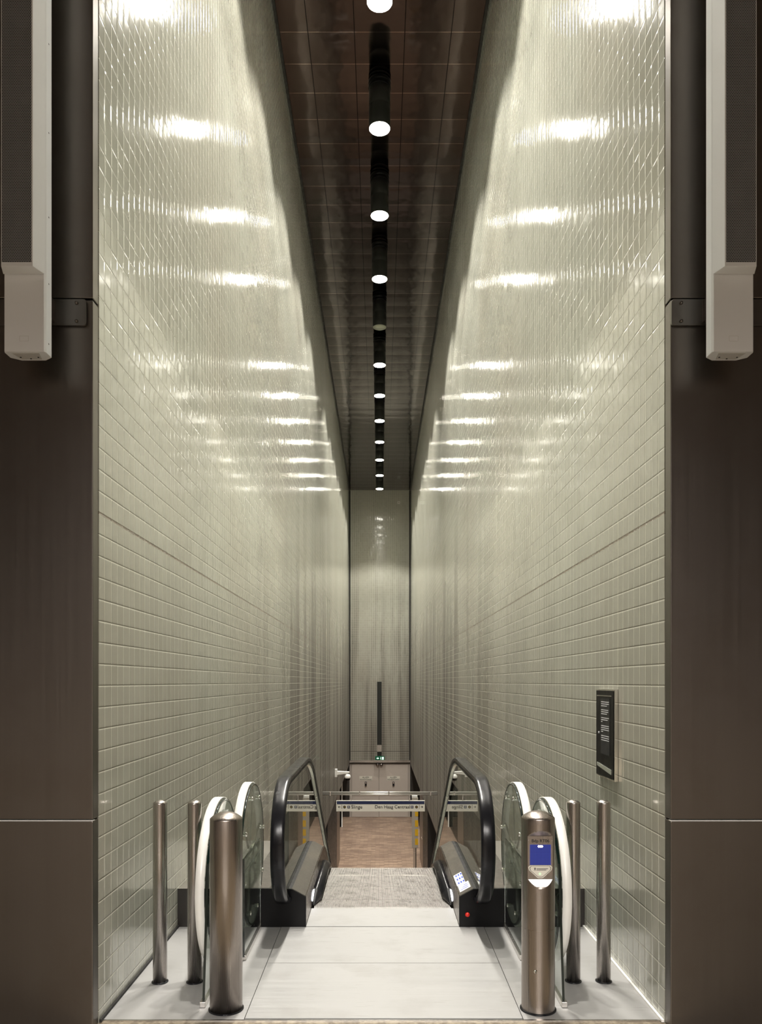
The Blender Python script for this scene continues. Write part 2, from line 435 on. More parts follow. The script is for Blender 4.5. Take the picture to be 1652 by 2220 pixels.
# lower hall
struct(MB().box(-7, 7, 15.6, Y1+.25, ZL-.2, ZL).build('floor_lower', M['clinker']))
struct(MB().box(-7.2, -7, 15.6, Y1+.25, ZL-.2, ZS).build('wall_platform_left', M['darkwall']))
struct(MB().box(7, 7.2, 15.6, Y1+.25, ZL-.2, ZS).build('wall_platform_right', M['darkwall']))
struct(MB().box(-7, XL-.25, 15.4, 15.6, ZL-.2, ZS).build('wall_platform_front_left', M['darkwall']))
struct(MB().box(XR+.25, 7, 15.4, 15.6, ZL-.2, ZS).build('wall_platform_front_right', M['darkwall']))
struct(MB().box(-7, XL-.25, 15.4, Y1+.25, ZS, ZS+.2).build('ceiling_platform_left', M['darkwall']))
struct(MB().box(XR+.25, 7, 15.4, Y1+.25, ZS, ZS+.2).build('ceiling_platform_right', M['darkwall']))
# thin metal soffit edge under the tiled walls
for i, (xa, xb) in enumerate(((XL-.25, XL+.004), (XR-.004, XR+.25))):
    struct(MB().box(xa, xb, 17.0, Y1, ZS-.06, ZS).build('trim_%d' % (i+6), M['column']))

# access plates
for k, (ya, yb) in enumerate(((YF+.012, 4.595), (4.60, 5.275))):
    o = MB().box(CX-.68, CX+.68, ya, yb, -.03, .001).build('access_plate', M['plate'])
    tag(o, ('brushed metal floor plate nearest the camera, between the two thick poles', 'brushed metal floor plate directly in front of the escalator plinths')[k], 'floor plate')
struct(MB().box(CX-.684, CX+.684, YF, 5.28, -.2, -.031).build('floor_pit', M['dark']))

# ============================================================ STEEL COLUMNS beside the opening
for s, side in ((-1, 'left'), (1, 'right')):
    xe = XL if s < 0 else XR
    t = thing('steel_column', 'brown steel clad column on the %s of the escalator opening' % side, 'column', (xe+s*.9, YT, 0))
    for za, zb in ((0.0, .988), (.996, 3.462), (3.472, 5.99)):
        xa, xb = (-.95, .9-.002) if s < 0 else (-.9+.002, .95)
        MB().box(xa, xb, .004, .078, za, zb).build('cladding_panel', M['column'], t, bevel=.004)
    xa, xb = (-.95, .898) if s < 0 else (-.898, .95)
    MB().box(xa, xb, .001, .03, .9885, .9912).build('seam_highlight', M['white'], t)  # white strip stands for the highlight on the panel's bevelled edge
    xa, xb = (-.95, .86) if s < 0 else (-.86, .95)
    MB().box(xa, xb, .03, .076, 0, 5.99).build('core', M['dark'], t)

# speakers and their wall plates
def speaker(s):
    xc = -1.5825 if s < 0 else 1.5755
    b = thing('mounting_plate', 'dark steel bracket plate behind the %s column speaker' % ('left' if s < 0 else 'right'), 'bracket', (xc, YT, 3.398))
    poly = [(-s*x, z) for x, z in rrect(-.28, .195, -.062, .062, .014)]
    MB().prism_y(poly, -.012, .002).build('plate', M['bracket'], b, bevel=.001)
    for dz in (-.043, .043):
        MB().lathe([(.0, -.022), (.006, -.021), (.008, -.016), (.008, -.012)], cx=-s*.15, cz=dz, axis='y', n=12).build('bolt', M['column'], b)
    MB().box(-.05, .05, -.130, -.012, -.05, .05).build('arm', M['pole'], b)
    t = thing('column_speaker', 'tall pale grey column speaker on the %s steel column' % ('left' if s < 0 else 'right'), 'speaker', (xc, 3.59, 3.12))
    # coordinates local: y from -.11 (front of lower unit) to 0 (back)
    sec = [(-.0875, -.10), (.0875, -.10), (.0935, -.085), (.0935, -.03), (.055, 0), (-.055, 0), (-.0935, -.03), (-.0935, -.085)]
    MB().prism_z(sec, 0, 2.0).build('cabinet', M['grey'], t, bevel=.002)
    up = [(-.069, -.170), (.069, -.170), (.092, -.102), (-.092, -.102)]
    g = MB(); g.prism_z(up, .343, 2.0).build('front_housing', M['grey'], t, bevel=.0015)
    gr = MB().box(-.064, .064, -.1735, -.170, .36, 1.99).build('grille', M['grille'], t)
    for dz in (.05, .32, .62, 1.0, 1.4):
        MB().lathe([(.0, .002), (.004, .001), (.004, 0)], cx=-s*.0925, cy=-.06, cz=dz, axis='x', n=10).build('screw', M['ink'], t)
    # underside cover with small screws and a rim logo plate outline
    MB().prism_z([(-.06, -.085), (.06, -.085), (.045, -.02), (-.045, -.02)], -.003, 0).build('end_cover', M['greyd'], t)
    for dx in (-.04, .04, 0):
        MB().lathe([(.0, -.006), (.004, -.005), (.004, -.003)], cx=dx, cy=-.045 if dx else -.03, n=10).build('screw', M['ink'], t)
    m = MB()
    for (xa, xb, za, zb) in ((-.02, .02, .068, .0686), (-.02, .02, .046, .0466), (-.02, -.0194, .046, .068), (.0194, .02, .046, .068)):
        m.box(xa, xb, -.1008, -.0998, za, zb)
    m.build('badge_outline', M['greyd'], t)
    return t
speaker(-1); speaker(1)

# ============================================================ LAMPS
LZ = EYE+7.93
def lamp(y, lit=True, label=''):
    t = thing('tube_downlight', label, 'ceiling lamp', (0, y, LZ), 'tube downlights along the shaft ceiling')
    H = ZC-LZ
    MB().lathe([(.150, -.004), (.152, 0), (.152, .30), (.149, .305), (.149, .31), (.152, .315), (.152, H-.10)], n=48).build('housing', M['duct'], t)
    MB().lathe([(.157, H-.11), (.160, H-.105), (.160, H-.065), (.152, H-.06), (.152, H-.05), (.160, H-.045), (.160, H)], n=48).build('collar', M['black'], t)
    MB().lathe([(.0, -.006), (.147, -.006), (.147, -.002)], n=48).build('lens', M['lens'] if lit else M['unlit'], t)
    if lit:
        ld = bpy.data.lights.new('downlight_beam', 'SPOT'); ld.energy = LAMP_W; ld.color = LAMP_COL; ld.spot_size = R(103); ld.spot_blend = .3; ld.shadow_soft_size = .13
        lo = bpy.data.objects.new('downlight_beam', ld); C.objects.link(lo); lo.parent = t; lo.location = (0, 0, -.02)
        ld = bpy.data.lights.new('downlight_core', 'SPOT'); ld.energy = CORE_W; ld.color = LAMP_COL; ld.spot_size = R(66); ld.spot_blend = 1.; ld.shadow_soft_size = .13
        lo = bpy.data.objects.new('downlight_core', ld); C.objects.link(lo); lo.parent = t; lo.location = (0, 0, -.02)
    return t
names = ['first', 'second', 'third', 'fourth', 'fifth', 'sixth', 'seventh', 'eighth', 'ninth', 'tenth', 'eleventh', 'twelfth']
for i in range(-2, 12):
    y = 9.14+2.1*i
    if i < 0: lb = 'lit black tube downlight nearer than the picture edge, over the upper landing'
    elif i == 0: lb = 'lit black tube downlight cut by the top edge of the photo'
    elif i == 4: lb = 'unlit black tube downlight, the only dark one in the row'
    elif i == 11: lb = 'lit black tube downlight farthest away, closest to the end wall'
    elif i < 4: lb = 'lit black tube downlight, %s from the top edge of the photo' % names[i]
    else: lb = 'lit black tube downlight, %s past the dark unlit one' % names[i-5]
    lamp(y, i != 4, lb)

def ceil_lamp(x, y, z, power, label, group, r=.12, mat=None, hc=None, spot=None):
    t = thing('recessed_downlight', label, 'ceiling lamp', (x, y, z), group)
    MB().lathe([(r+.02, -.02), (r+.02, 0)], n=32).build('ring', M['duct'], t)
    MB().lathe([(0, -.026), (r, -.026), (r, -.02)], n=32).build('lens', mat or M['halllens'], t)
    ld = bpy.data.lights.new('lamp_beam', 'SPOT'); ld.energy = power; ld.color = (1., .95, .90); ld.spot_size = R(150); ld.spot_blend = .5; ld.shadow_soft_size = r*1.8
    lo = bpy.data.objects.new('lamp_beam', ld); C.objects.link(lo); lo.parent = t; lo.location = (0, 0, -.04)
for (x, y) in ((-1.7, -5.6), (1.7, -5.6), (-1.7, -8.2), (1.7, -8.2), (0, -4.6)):
    ceil_lamp(x, y, HC, HALL_W, 'round recessed concourse lamp behind the camera', 'concourse lamps behind the camera')
for s in (-1, 1):
    for y in (21, 31):
        ceil_lamp(s*2.6, y, ZS, PLAT_FILL_W, 'added unseen round lamp over the %s platform at the lower level' % ('left' if s < 0 else 'right'), 'added unseen lamps at the lower level', .09)  # lamps added to light the lower level, no visible source there

# ============================================================ ESCALATOR
YA = 6.73; RR = 1.5; YB = YA+RR*.5; DROP = RR*(1-math.cos(R(30)))
YCc = YB+(4.42-2*DROP)/math.tan(R(30)); YD = YCc+RR*.5
def prof(y):
    if y <= YA: return 0.
    if y <= YB: return -(RR-math.sqrt(RR*RR-(y-YA)**2))
    if y <= YCc: return -DROP-(y-YB)*math.tan(R(30))
    if y <= YD: return ZL+(RR-math.sqrt(max(0, RR*RR-(YD-y)**2)))
    return ZL
def ysamp(a, b):
    pts = [a]
    for q in [YA+(YB-YA)*k/8 for k in range(9)]+[YCc+(YD-YCc)*k/8 for k in range(9)]:
        if a < q < b: pts.append(q)
    pts.append(b); return pts
YE = 16.9
E = thing('escalator', 'narrow escalator going down between the tiled walls with black handrails', 'escalator', (CX, 5.28, 0))
def ep(mb, name, mat, parent=None, bevel=0):    # parts are modelled in scene metres, shifted to the escalator's own base
    mb.v = [(x, y-5.28, z) for x, y, z in mb.v]
    return mb.build(name, mat, parent or E, bevel)
def elabel(o, l): o['label'] = l; return o
# steps with real ribs
st = MB(); P = .0091; nrib = 110; xs = -nrib*P/2
pr = []
for k in range(nrib):
    x = xs+k*P; pr += [(x, -.010), (x+.0002, 0), (x+.0053, 0), (x+.0055, -.010)]
pr += [(-xs, -.010), (-xs, -.03), (xs, -.03)]
SD = .385
st.prism_y(pr, 0, SD-.004)
st.box(xs, -xs, .0, .012, -.22, -.03)
step_me = st.mesh('step')
step_me.materials.append(M['tread']); step_me.materials.append(M['ink'])
for p in step_me.polygons:
    if len(p.vertices) == 4 and p.center.z < -.002 and p.center.z > -.028: p.material_index = 1
y = 5.575; k = 0
while y < 15.9:
    o = bpy.data.objects.new('step', step_me); C.objects.link(o); o.parent = E
    zz = -.006 if y+SD <= YA+.01 else prof(y+.30)-.006
    if y > YD-.3: zz = ZL-.006
    o.location = (0, y-5.28, zz); y += SD; k += 1
# comb plates
o = ep(MB().box(-.515, .515, 5.281, 5.70, -.03, .003), 'comb_plate', M['plate'])
cm = MB()
for kk in range(nrib//1):
    x = xs+kk*P+.0052
    cm.box(x, x+.0036, 5.70, 5.735, -.008, .003)
ep(cm, 'comb', M['plate'])
ep(MB().box(-.515, .515, 15.95, 17.0, ZL, ZL+.004), 'lower_landing_plate', M['plate'])
ys = ysamp(5.29, YE)
for s in (-1, 1):
    X = lambda a: s*a
    ep(MB().vsweep(ys, prof, [(X(.517), -.35), (X(.517), .205), (X(.522), .205), (X(.522), -.35)]), 'skirt_panel', M['skirt'])
    ep(MB().vsweep(ys, prof, [(X(.515), .200), (X(.612), .252), (X(.612), .240), (X(.523), .190)]), 'inner_deck', M['deck'])
    ep(MB().vsweep(ys, prof, [(X(.612), .245), (X(.634), .255), (X(.634), .20), (X(.612), .20)]), 'glass_gasket', M['ink'])
    ep(MB().vsweep(ys, prof, [(X(.646), .20), (X(.646), .257), (X(.92), .257), (X(.92), .20)]), 'outer_deck', M['deck'])
    # black plinth end
    pl = [(X(.515), 0), (X(.515), .203), (X(.612), .256), (X(.92), .260), (X(.92), 0)]
    ep(MB().prism_y(pl, 5.272, 5.292), 'plinth_front', M['black'])
    # silver edge line along plinth front top
    # glass balustrade
    zc, rg = .595, .375
    top = [(5.28+rg*math.cos(a), zc+rg*math.sin(a)) for a in [R(270-180*q/20) for q in range(21)]]
    ytop = ysamp(5.28, 16.3); outl = list(top)
    for q in ytop[1:]: outl.append((q, zc+rg+prof(q)))
    zl = ZL+zc
    outl += [(16.3+rg*math.cos(a), zl+rg*math.sin(a)) for a in [R(90-180*q/16) for q in range(1, 17)]]
    for q in ytop[::-1]: outl.append((q, .215+prof(q)))
    # build as quads strip: two caps as ngon is concave; make in pieces
    up = [(p[0], p[1]) for p in outl]
    g = MB()
    # nose half disc
    g.prism_x([(5.28, .215)]+[p for p in top if p[0] <= 5.2801 and p[1] >= .215]+[(5.28, zc+rg)], X(.634), X(.646))
    g2 = MB().vsweep(ytop, prof, [(X(.634), .215), (X(.634), zc+rg), (X(.646), zc+rg), (X(.646), .215)])
    og = ep(g2, 'glass_balustrade', M['glass'])
    # nose glass as its own pane
    ep(g, 'glass_nose', M['glass'])
    # handrail path
    rc = .41
    path = [(5.30, .18)]+[(5.27+rc*math.cos(R(a)), zc+rc*math.sin(R(a))) for a in [262-172*q/26 for q in range(27)]]
    def hz(yv): return zc+rc+prof(yv+.25)
    yy = [5.5, 5.9, 6.2, 6.4]+[YA-.25+(YB-YA)*q/10 for q in range(0, 11)]+[8.5, 10.5, 12.5]+[YCc-.25+(YD-YCc)*q/10 for q in range(11)]+[16.0]
    path += [(v_, hz(v_)) for v_ in yy]
    path += [(16.3+rc*math.cos(R(a)), zl+rc*math.sin(R(a))) for a in [90-170*q/16 for q in range(17)]]
    hx = .655
    sec = [(s*(hx+q), n_) for q, n_ in ((-.037, -.020), (-.042, -.016), (-.044, -.008), (-.044, .002), (-.041, .008), (-.034, .0115), (-.02, .013), (0, .0135), (.02, .013), (.034, .0115), (.041, .008), (.044, .002), (.044, -.008), (.042, -.016), (.037, -.020))]
    ep(MB().sweep([(a, b) for a, b in path], sec), 'handrail', M['rubber'])
    # guide profile under the handrail on the inner side of the glass
    path2 = path[3:]
    sec2 = [(s*.622, -.050), (s*.622, -.036), (s*.650, -.036), (s*.650, -.050)]
    ep(MB().sweep(path2, [(s*.613, -.036), (s*.613, -.020), (s*.690, -.020), (s*.690, -.036)], smooth=False), 'handrail_track', M['black'])
    def off(sec): return sec
    ep(MB().sweep(path2, sec2, smooth=False), 'handrail_guide', M['profile'])
    # skirt brush
    yb = [5.86]+[v_ for v_ in ysamp(5.95, 15.4)]
    def bz(v_): return prof(v_)
    ep(MB().vsweep(yb[1:], bz, [(X(.517), .015), (X(.47), .012), (X(.455), .030), (X(.46), .050), (X(.49), .078), (X(.517), .085)], True), 'skirt_brush', M['rubber'])
    ep(MB().add([(X(.517), 5.78, .0), (X(.505), 5.78, .0), (X(.517), 5.78, .03), (X(.517), 5.95, .015), (X(.455), 5.95, .012), (X(.455), 5.95, .03), (X(.46), 5.95, .05), (X(.49), 5.95, .078), (X(.517), 5.95, .085)],
       [(0, 1, 4, 3), (1, 5, 4), (1, 6, 5), (1, 7, 6), (1, 2, 8, 7), (0, 2, 1), (3, 4, 5, 6, 7, 8), (0, 3, 8, 2)]), 'brush_end', M['rubber'])
    # oval skirt light
    pv = [(5.86+.11*math.cos(2*PI*q/24), .055+.034*math.sin(2*PI*q/24)) for q in range(24)]
    ep(MB().prism_x(pv, X(.5165), X(.513)), 'skirt_light', M['skirtlight'])
# stop button
b = ep(MB().lathe([(.0, -.014), (.012, -.013), (.015, -.008), (.015, 0)], cx=.57, cy=5.272, cz=.085, axis='y', n=20), 'stop_button', M['red'])
elabel(b, 'round red stop button')
# stickers on the right inner deck
def ondeck(v, u): # v along y, u 0..1 across the slope from inner to outer
    return (.517+(.612-.517)*u, v, .2015+(.252-.2)*u+.0022)
def sticker(y0_, y1_, u0, u1, name, mat):
    m = MB(); a = [ondeck(y0_, u0), ondeck(y0_, u1), ondeck(y1_, u1), ondeck(y1_, u0)]
    lo = [(p[0], p[1], p[2]-.001) for p in a]
    m.add(lo+a, [(0, 1, 2, 3), (4, 5, 6, 7), (0, 1, 5, 4), (1, 2, 6, 5), (2, 3, 7, 6), (3, 0, 4, 7)])
    return ep(m, name, mat)
for (a, b_, u0, u1) in ((5.36, 5.52, .14, .90), (5.525, 5.62, .10, .70), (5.625, 5.72, .10, .70), (5.725, 5.82, .10, .70)):
    o = sticker(a, b_, u0, u1, 'warning_sticker', M['paper'])
    for q in range(3):
        uu = u0+(u1-u0)*(.2+.3*q)
        if b_-a < .12: p0 = ondeck(a+(b_-a)*.25, uu); p1 = ondeck(a+(b_-a)*.75, uu+.10)
        else: p0 = ondeck(a+.030+.038*q, u0+.1+.14*q); p1 = ondeck(a+.042+.038*q, u1-.12)
        mm = MB()
        mm.add([(p0[0], p0[1]-5.28, p0[2]+.0006), (p1[0], p0[1]-5.28, p1[2]+.0006), (p1[0], p1[1]-5.28, p1[2]+.0006), (p0[0], p1[1]-5.28, p0[2]+.0006)], [(0, 1, 2, 3)])
        mm.build('print', M['blueink'], o)
# infill covers between the escalator and the tiled walls
for s, side in ((-1, 'left'), (1, 'right')):
    xe = XL if s < 0 else XR
    a, b_ = sorted((xe-s*.001, CX+s*.922))
    m = MB().vsweep(ysamp(5.285, 16.6), prof, [(a, -.3), (a, .255), (b_, .255), (b_, -.3)])
    o = m.build('side_cover', M['infill'])
    MB().box(a, b_, 5.277, 5.284, .0, .257).build('fascia', M['darkwall'], o)
    tag(o, 'grey metal cover between the escalator and the %s tiled wall' % side, 'cover panel')

# ============================================================ BOLLARDS
def cyl_prof(r, h, dome=.03, n=6):
    p = [(r, 0.004), (r, h-dome-.004)]
    Rd = (r*r+dome*dome)/(2*dome)
    for k in range(n+1):
        rr = r*(1-k/n); 
        zz = h-dome+(math.sqrt(Rd*Rd-rr*rr)-(Rd-dome))
        if k == 0: p.append((r*.985, h-dome+.001)); continue
        p.append((rr, zz))
    return p
def bollard(x, y, r, h, label, mat, group=None, name='bollard'):
    t = thing(name, label, 'bollard', (x, y, 0.001), group)
    MB().lathe(cyl_prof(r, h, r*.42), n=64).build('post', mat, t)
    MB().lathe([(r+.007, 0), (r+.007, .004), (r+.001, .006)], n=64).build('base_ring', M['rubber'], t)
    return t
bollard(-.774, 3.955, .0815, .995, 'thick brushed steel bollard at the left of the landing, without any screen', M['bollard'])
bollard(-1.207, 4.31, .038, 1.0, 'slim steel bollard leftmost, closest to the left tiled wall', M['pole'], 'slim steel bollards')
bollard(-1.017, 4.31, .038, 1.0, 'slim steel bollard beside the left glass disc barrier', M['pole'], 'slim steel bollards')
bollard(1.067, 4.32, .038, 1.0, 'slim steel bollard beside the right glass disc barrier', M['pole'], 'slim steel bollards')
bollard(1.234, 4.32, .038, 1.0, 'slim steel bollard rightmost, closest to the right tiled wall', M['pole'], 'slim steel bollards')

# card reader pole
V = thing('card_reader_pole', 'thick steel pole with a blue screen and card reader, right of the landing', 'card reader', (.799, 3.955, .001))
r, h = .083, 1.0
rings = cyl_prof(r, h, .034, 8)
zs = [(r, z) for z in (.004, .405, .416)]+[(r-.0012, .4163), (r-.0012, .418)]+[(r, z) for z in (.4183, .43, .60, .625, .634, .642, .650, .660, .668, .70, .78, .84, .880, .886, .892, .898, .904, .910, .9119, .930)]+rings[1:]
n = 96; vs = []; fs = []
CUT = -.054
for (rr, z) in zs:
    for k in range(n):
        a = 2*PI*k/n; x, y = rr*math.cos(a), rr*math.sin(a)
        if .634 <= z <= .912:
            lim = CUT
            if z < .668: lim = -r+(CUT+r)*(z-.630)/(.668-.630)
            if z > .880: lim = CUT+(-r-CUT)*(z-.880)/(.912-.880)
            y = max(y, lim)
        vs.append((x, y, z))
for i in range(len(zs)-1):
    for k in range(n):
        a, b = i*n+k, i*n+(k+1) % n; fs.append((a, b, b+n, a+n))
mb = MB(); mb.add(vs, fs, False); 
o = mb.build('post', M['bollard'], V)
import bmesh as _bm
for p in o.data.polygons:
    c = p.center
    p.use_smooth = not ((.62 < c.z < .92 and c.y < -.03) or .414 < c.z < .42)
_e = o.modifiers.new('split', 'EDGE_SPLIT'); _e.split_angle = R(35)
MB().lathe([(r+.008, 0), (r+.008, .004), (r+.001, .007)], n=64).build('base_ring', M['rubber'], V)
MB().box(-.051, .052, CUT-.003, CUT+.002, .738, .839).build('screen', M['led'], V)
m = MB()
for q in range(3):
    cxx = -.008+.008*q; m.prism_y([(cxx-.006, .8305), (cxx, .8235), (cxx+.006, .8305), (cxx, .8375)], CUT-.0038, CUT-.0028)
elabel(m.build('lit_symbol', M['arrowlit'], V), 'pinkish white arrow symbol')
text('lettering', 'Bdp RT06', M['ink'], V, (.001, CUT-.0012, .857), .0215, 'CENTER', bold=.0003, sx=1.02)
tri = [(-.052, .735), (.052, .735), (.060, .727), (.056, .712), (.012, .672), (-.012, .672), (-.056, .712), (-.060, .727)]
lab = MB().prism_y(tri[::-1], CUT-.002, CUT+.002).build('reader_label', M['signwhite'], V)
def outline(poly, wd, y0_, y1_, mat, name, par):
    cxm = sum(p[0] for p in poly)/len(poly); czm = sum(p[1] for p in poly)/len(poly)
    m = MB(); N = len(poly)
    inn = [(cxm+(p[0]-cxm)*(1-wd), czm+(p[1]-czm)*(1-wd)) for p in poly]
    for i in range(N):
        j = (i+1) % N; m.prism_y([poly[i], poly[j], inn[j], inn[i]], y0_, y1_)
    return m.build(name, mat, par)
sm = [(0+(p[0])*.90, .709+(p[1]-.709)*.86) for p in tri]
outline(sm, .05, CUT-.0028, CUT-.0019, M['ink'], 'border', lab)
m = MB()
for (xa, xb, z) in ((-.018, .038, .7195), (-.018, .028, .713)): 
    x = xa
    while x < xb: m.box(x, x+.0035, CUT-.0026, CUT-.0019, z-.0017, z+.0017); x += .0044
m.build('print', M['ink'], lab)
m = MB(); 
for (p, q) in (((-.031, .7225), (-.022, .711)), ((-.031, .711), (-.022, .7225)), ((-.031, .7225), (-.022, .7225))):
    dx, dz = q[0]-p[0], q[1]-p[1]; l = math.hypot(dx, dz); nx, nz_ = -dz/l*.0012, dx/l*.0012
    m.prism_y([(p[0]-nx, p[1]-nz_), (q[0]-nx, q[1]-nz_), (q[0]+nx, q[1]+nz_), (p[0]+nx, p[1]+nz_)], CUT-.0026, CUT-.0019)
m.build('logo', M['ink'], lab)
MB().prism_y(circ(-.002, .694, .0065), CUT-.0027, CUT-.0019).build('green_mark', M['greenled'], lab)
# shallow cup, light on its slope painted as emission, at the bottom of the recess
cv = []; cf = []; NZ = 10; NX = 20
for i in range(NZ+1):
    z = .6345+(.667-.6345)*i/NZ; yp = -r+(CUT+r)*(z-.630)/(.668-.630); xw = math.sqrt(max(0, r*r-yp*yp))*.97
    for j in range(NX+1): cv.append((xw*(2*j/NX-1), yp-.0012, z))
for i in range(NZ):
    for j in range(NX): q = i*(NX+1)+j; cf.append((q, q+1, q+NX+2, q+NX+1))
c2 = MB(); c2.add(cv, cf, True); c2.build('reader_cup', M['cup_caught_light'], V)
MB().lathe([(0, -.004), (.008, -.004), (.0095, -.001), (.0095, .004)], cx=-.028, cy=-.078, cz=.216, axis='y', n=24).build('key_lock', M['chrome'], V)
MB().box(-.030, -.026, -.0835, -.082, .211, .221).build('keyhole', M['ink'], V)
MB().box(-.0585, -.0575, -.0602, -.058, .01, .416).build('door_seam', M['ink'], V)
for dx in (-.058, .058): MB().lathe([(0, -.002), (.003, -.002), (.003, .001)], cx=dx, cy=CUT, cz=.862, axis='y', n=10).build('screw', M['chrome'], V)

# ============================================================ GLASS DISC BARRIERS
def disc_barrier(s, k):
    side = 'left' if s < 0 else 'right'
    if k == 0: xg, yc, zc_, rad = (CX+s*.930), 4.56, .515, .455
    else:      xg, yc, zc_, rad = (CX+s*.838), 5.055, .545, .45
    if k == 1: yc -= .0
    lb = ('near' if k == 0 else 'far')
    t = thing('glass_disc', ('%s glass disc with a wide white hoop, beside the %s thick pole' if k == 0 else '%s glass disc with a white hoop, tucked against the %s handrail end') % ('near round' if k == 0 else 'farther round', side), 'glass barrier', (xg, yc, zc_))
    g = MB(); g.prism_x(circ(0, 0, rad-.012, 64), s*-.005, s*.005); g.build('glass_pane', M['glass'], t)
    # rim of the glass
    ring = [(rad*math.cos(2*PI*q/72), rad*math.sin(2*PI*q/72)) for q in range(73)]
    MB().sweep(ring, [(s*-.006, .004), (s*.006, .004), (s*.006, .016), (s*-.006, .016)], cap=False).build('glass_rim', M['glassedge'], t)
    # white hoop, standing out on the wall side
    x0, x1 = s*.008, s*.056
    MB().sweep([(p[0], p[1]) for p in ring], [(x0, -.006), (x1, -.006), (x1, .0), (x0, .0)], cap=False).build('hoop', M['white'], t)
    for q in range(8):
        a = 2*PI*(q+.35)/8; py, pz = (rad-.07)*math.cos(a), (rad-.07)*math.sin(a)
        MB().lathe([(0, -.022), (.012, -.021), (.014, -.016), (.014, -.008), (.008, -.006), (.008, .006), (.014, .008), (.014, .02), (0, .022)], cy=py, cz=pz, axis='x', n=16).build('glass_clamp', M['chrome'], t)
    MB().lathe([(.0, -.012), (.055, -.012), (.066, -.008), (.066, -.004), (.05, -.004)], axis='x', n=40).build('hub_ring', M['chrome'], t) if False else \
    MB().sweep([(.062*math.cos(2*PI*q/40), .062*math.sin(2*PI*q/40)) for q in range(41)], [(-.012*s, -.006), (.012*s, -.006), (.012*s, .004), (-.012*s, .004)], cap=False).build('hub_ring', M['chrome'], t)
    for q in range(3):  # bars stand for spoke-like reflections in the glass
        a = PI*(q+.25)/3
        dy_, dz_ = math.cos(a), math.sin(a)
        for sg in (-1, 1):
            MB().tube((s*.03, sg*.06*dy_, sg*.06*dz_), (s*.03, sg*(rad-.01)*dy_, sg*(rad-.01)*dz_), .007, 10).build('spoke_reflection', M['steel'], t)
    return t
for s in (-1, 1):
    for k in (0, 1): disc_barrier(s, k)
    side = 'left' if s < 0 else 'right'
    # flat glass screens in floor rails
    for k in (0, 1):
        if k == 0: xg, ya, yb, za, zb = CX+s*.930, 3.965, 4.62, .03, .76
        else:      xg, ya, yb, za, zb = CX+s*.838, 4.64, 5.262, .03, .62
        t = thing('glass_screen', '%s clear glass screen in a steel floor rail on the %s side' % (('front', 'rear')[k], side), 'glass screen', (xg, ya, .001))
        if k == 0: pl = [(.03, .02), (.13, .70), (.22, .82), (.35, .90), (yb-ya, .90), (yb-ya, .02)]
        else: pl = [(.0, .02), (.0, .60), (yb-ya, .60), (yb-ya, .02)]
        dxs = -s*.014
        MB().prism_x(pl, dxs-.005, dxs+.005).build('glass_pane', M['glass'], t)
        # dark polished front edge
        e = pl[:3]
        m = MB()
        for i in range(2 if k == 0 else 1):
            p, q = e[i], e[i+1]; m.prism_x([(p[0]-.006, p[1]), (q[0]-.006, q[1]), (q[0]+.001, q[1]), (p[0]+.001, p[1])], dxs-.006, dxs+.006)
        m.build('glass_edge', M['glassedge'], t)
        MB().box(dxs-.014, dxs+.014, 0, yb-ya, 0, .028).build('floor_rail', M['steel'], t, bevel=.002)
        if k == 0:
            MB().lathe([(0, -.018), (.014, -.016), (.016, -.006), (.016, .014), (0, .016)], cx=dxs, cy=.42, cz=.12, axis='x', n=16).build('glass_clamp', M['chrome'], t)
    # bracket from slim bollard to the disc
    xb = -1.017 if s < 0 else 1.067
    o = thing('disc_bracket', 'short steel bracket joining the %s slim bollard to the glass disc' % side, 'bracket', (xb, 4.315, .56))
    MB().tube((-s*.034, .0, 0), (-s*.066, .245, -.045), .012).build('arm', M['pole'], o)
    MB().lathe([(0, -.02), (.022, -.012), (.03, .004), (.03, .008)], cx=0, cy=-.034, cz=0, axis='y', n=20).build('cap', M['pole'], o) if False else None

# ============================================================ INFO PANEL on the right wall
t = thing('wall_intercom_panel', 'tall dark information panel with white text lines on the right tiled wall', 'wall panel', (XR, 4.722, 1.338))
# local: x negative into the shaft; y along the wall
MB().box(-.022, 0, -.188, .188, -.268, .268).build('housing', M['chrome'], t, bevel=.002)
MB().box(-.026, -.022, -.178, .178, -.258, .258).build('face', M['black'], t)
MB().box(-.028, -.026, -.11, .075, -.125, .212).build('text_field', M['ink'], t)
m = MB()
rowsz = [.190, .178, .166, .142, .130, .118, .094, .082, .071, .046, .034, .022, .011, -.014, -.027, -.040]
wid = [.15, .15, .12, .14, .14, .12, .16, .13, .02, .15, .15, .15, .03, .15, .15, .16]
for z, wd in zip(rowsz, wid):
    yv = .062; end = yv-wd
    while yv > end: m.box(-.0288, -.028, yv-.011, yv, z-.0022, z+.0022); yv -= .0135
m.build('text_lines', M['paper'], t)
MB().box(-.0285, -.026, -.15, .16, .2245, .230).build('slot', M['chrome'], t)
MB().prism_x([(-.14, -.232), (.15, -.205), (.15, -.185), (-.14, -.205)], -.030, -.026).build('speaker_slot', M['profile'], t)
MB().lathe([(0, -.031), (.006, -.030), (.006, -.026)], cy=.115, cz=.0, axis='x', n=12).build('indicator', M['paper'], t)

# ============================================================ DEEP END
# beam of two tubes across the shaft
t = thing('cross_beam', 'double steel tube spanning the shaft above the hanging sign', 'beam', (CX, 18.75, -1.02))
for dz in (-.022, .024):
    MB().tube((XL-CX+.002, 0, dz), (XR-CX-.002, 0, dz), .0205, 20).build('tube', M['beam'], t)
for x in (-1.2, -.5, .2, 1.2): MB().box(x-.012, x+.012, -.022, .022, -.045, .048).build('clamp', M['pole'], t)
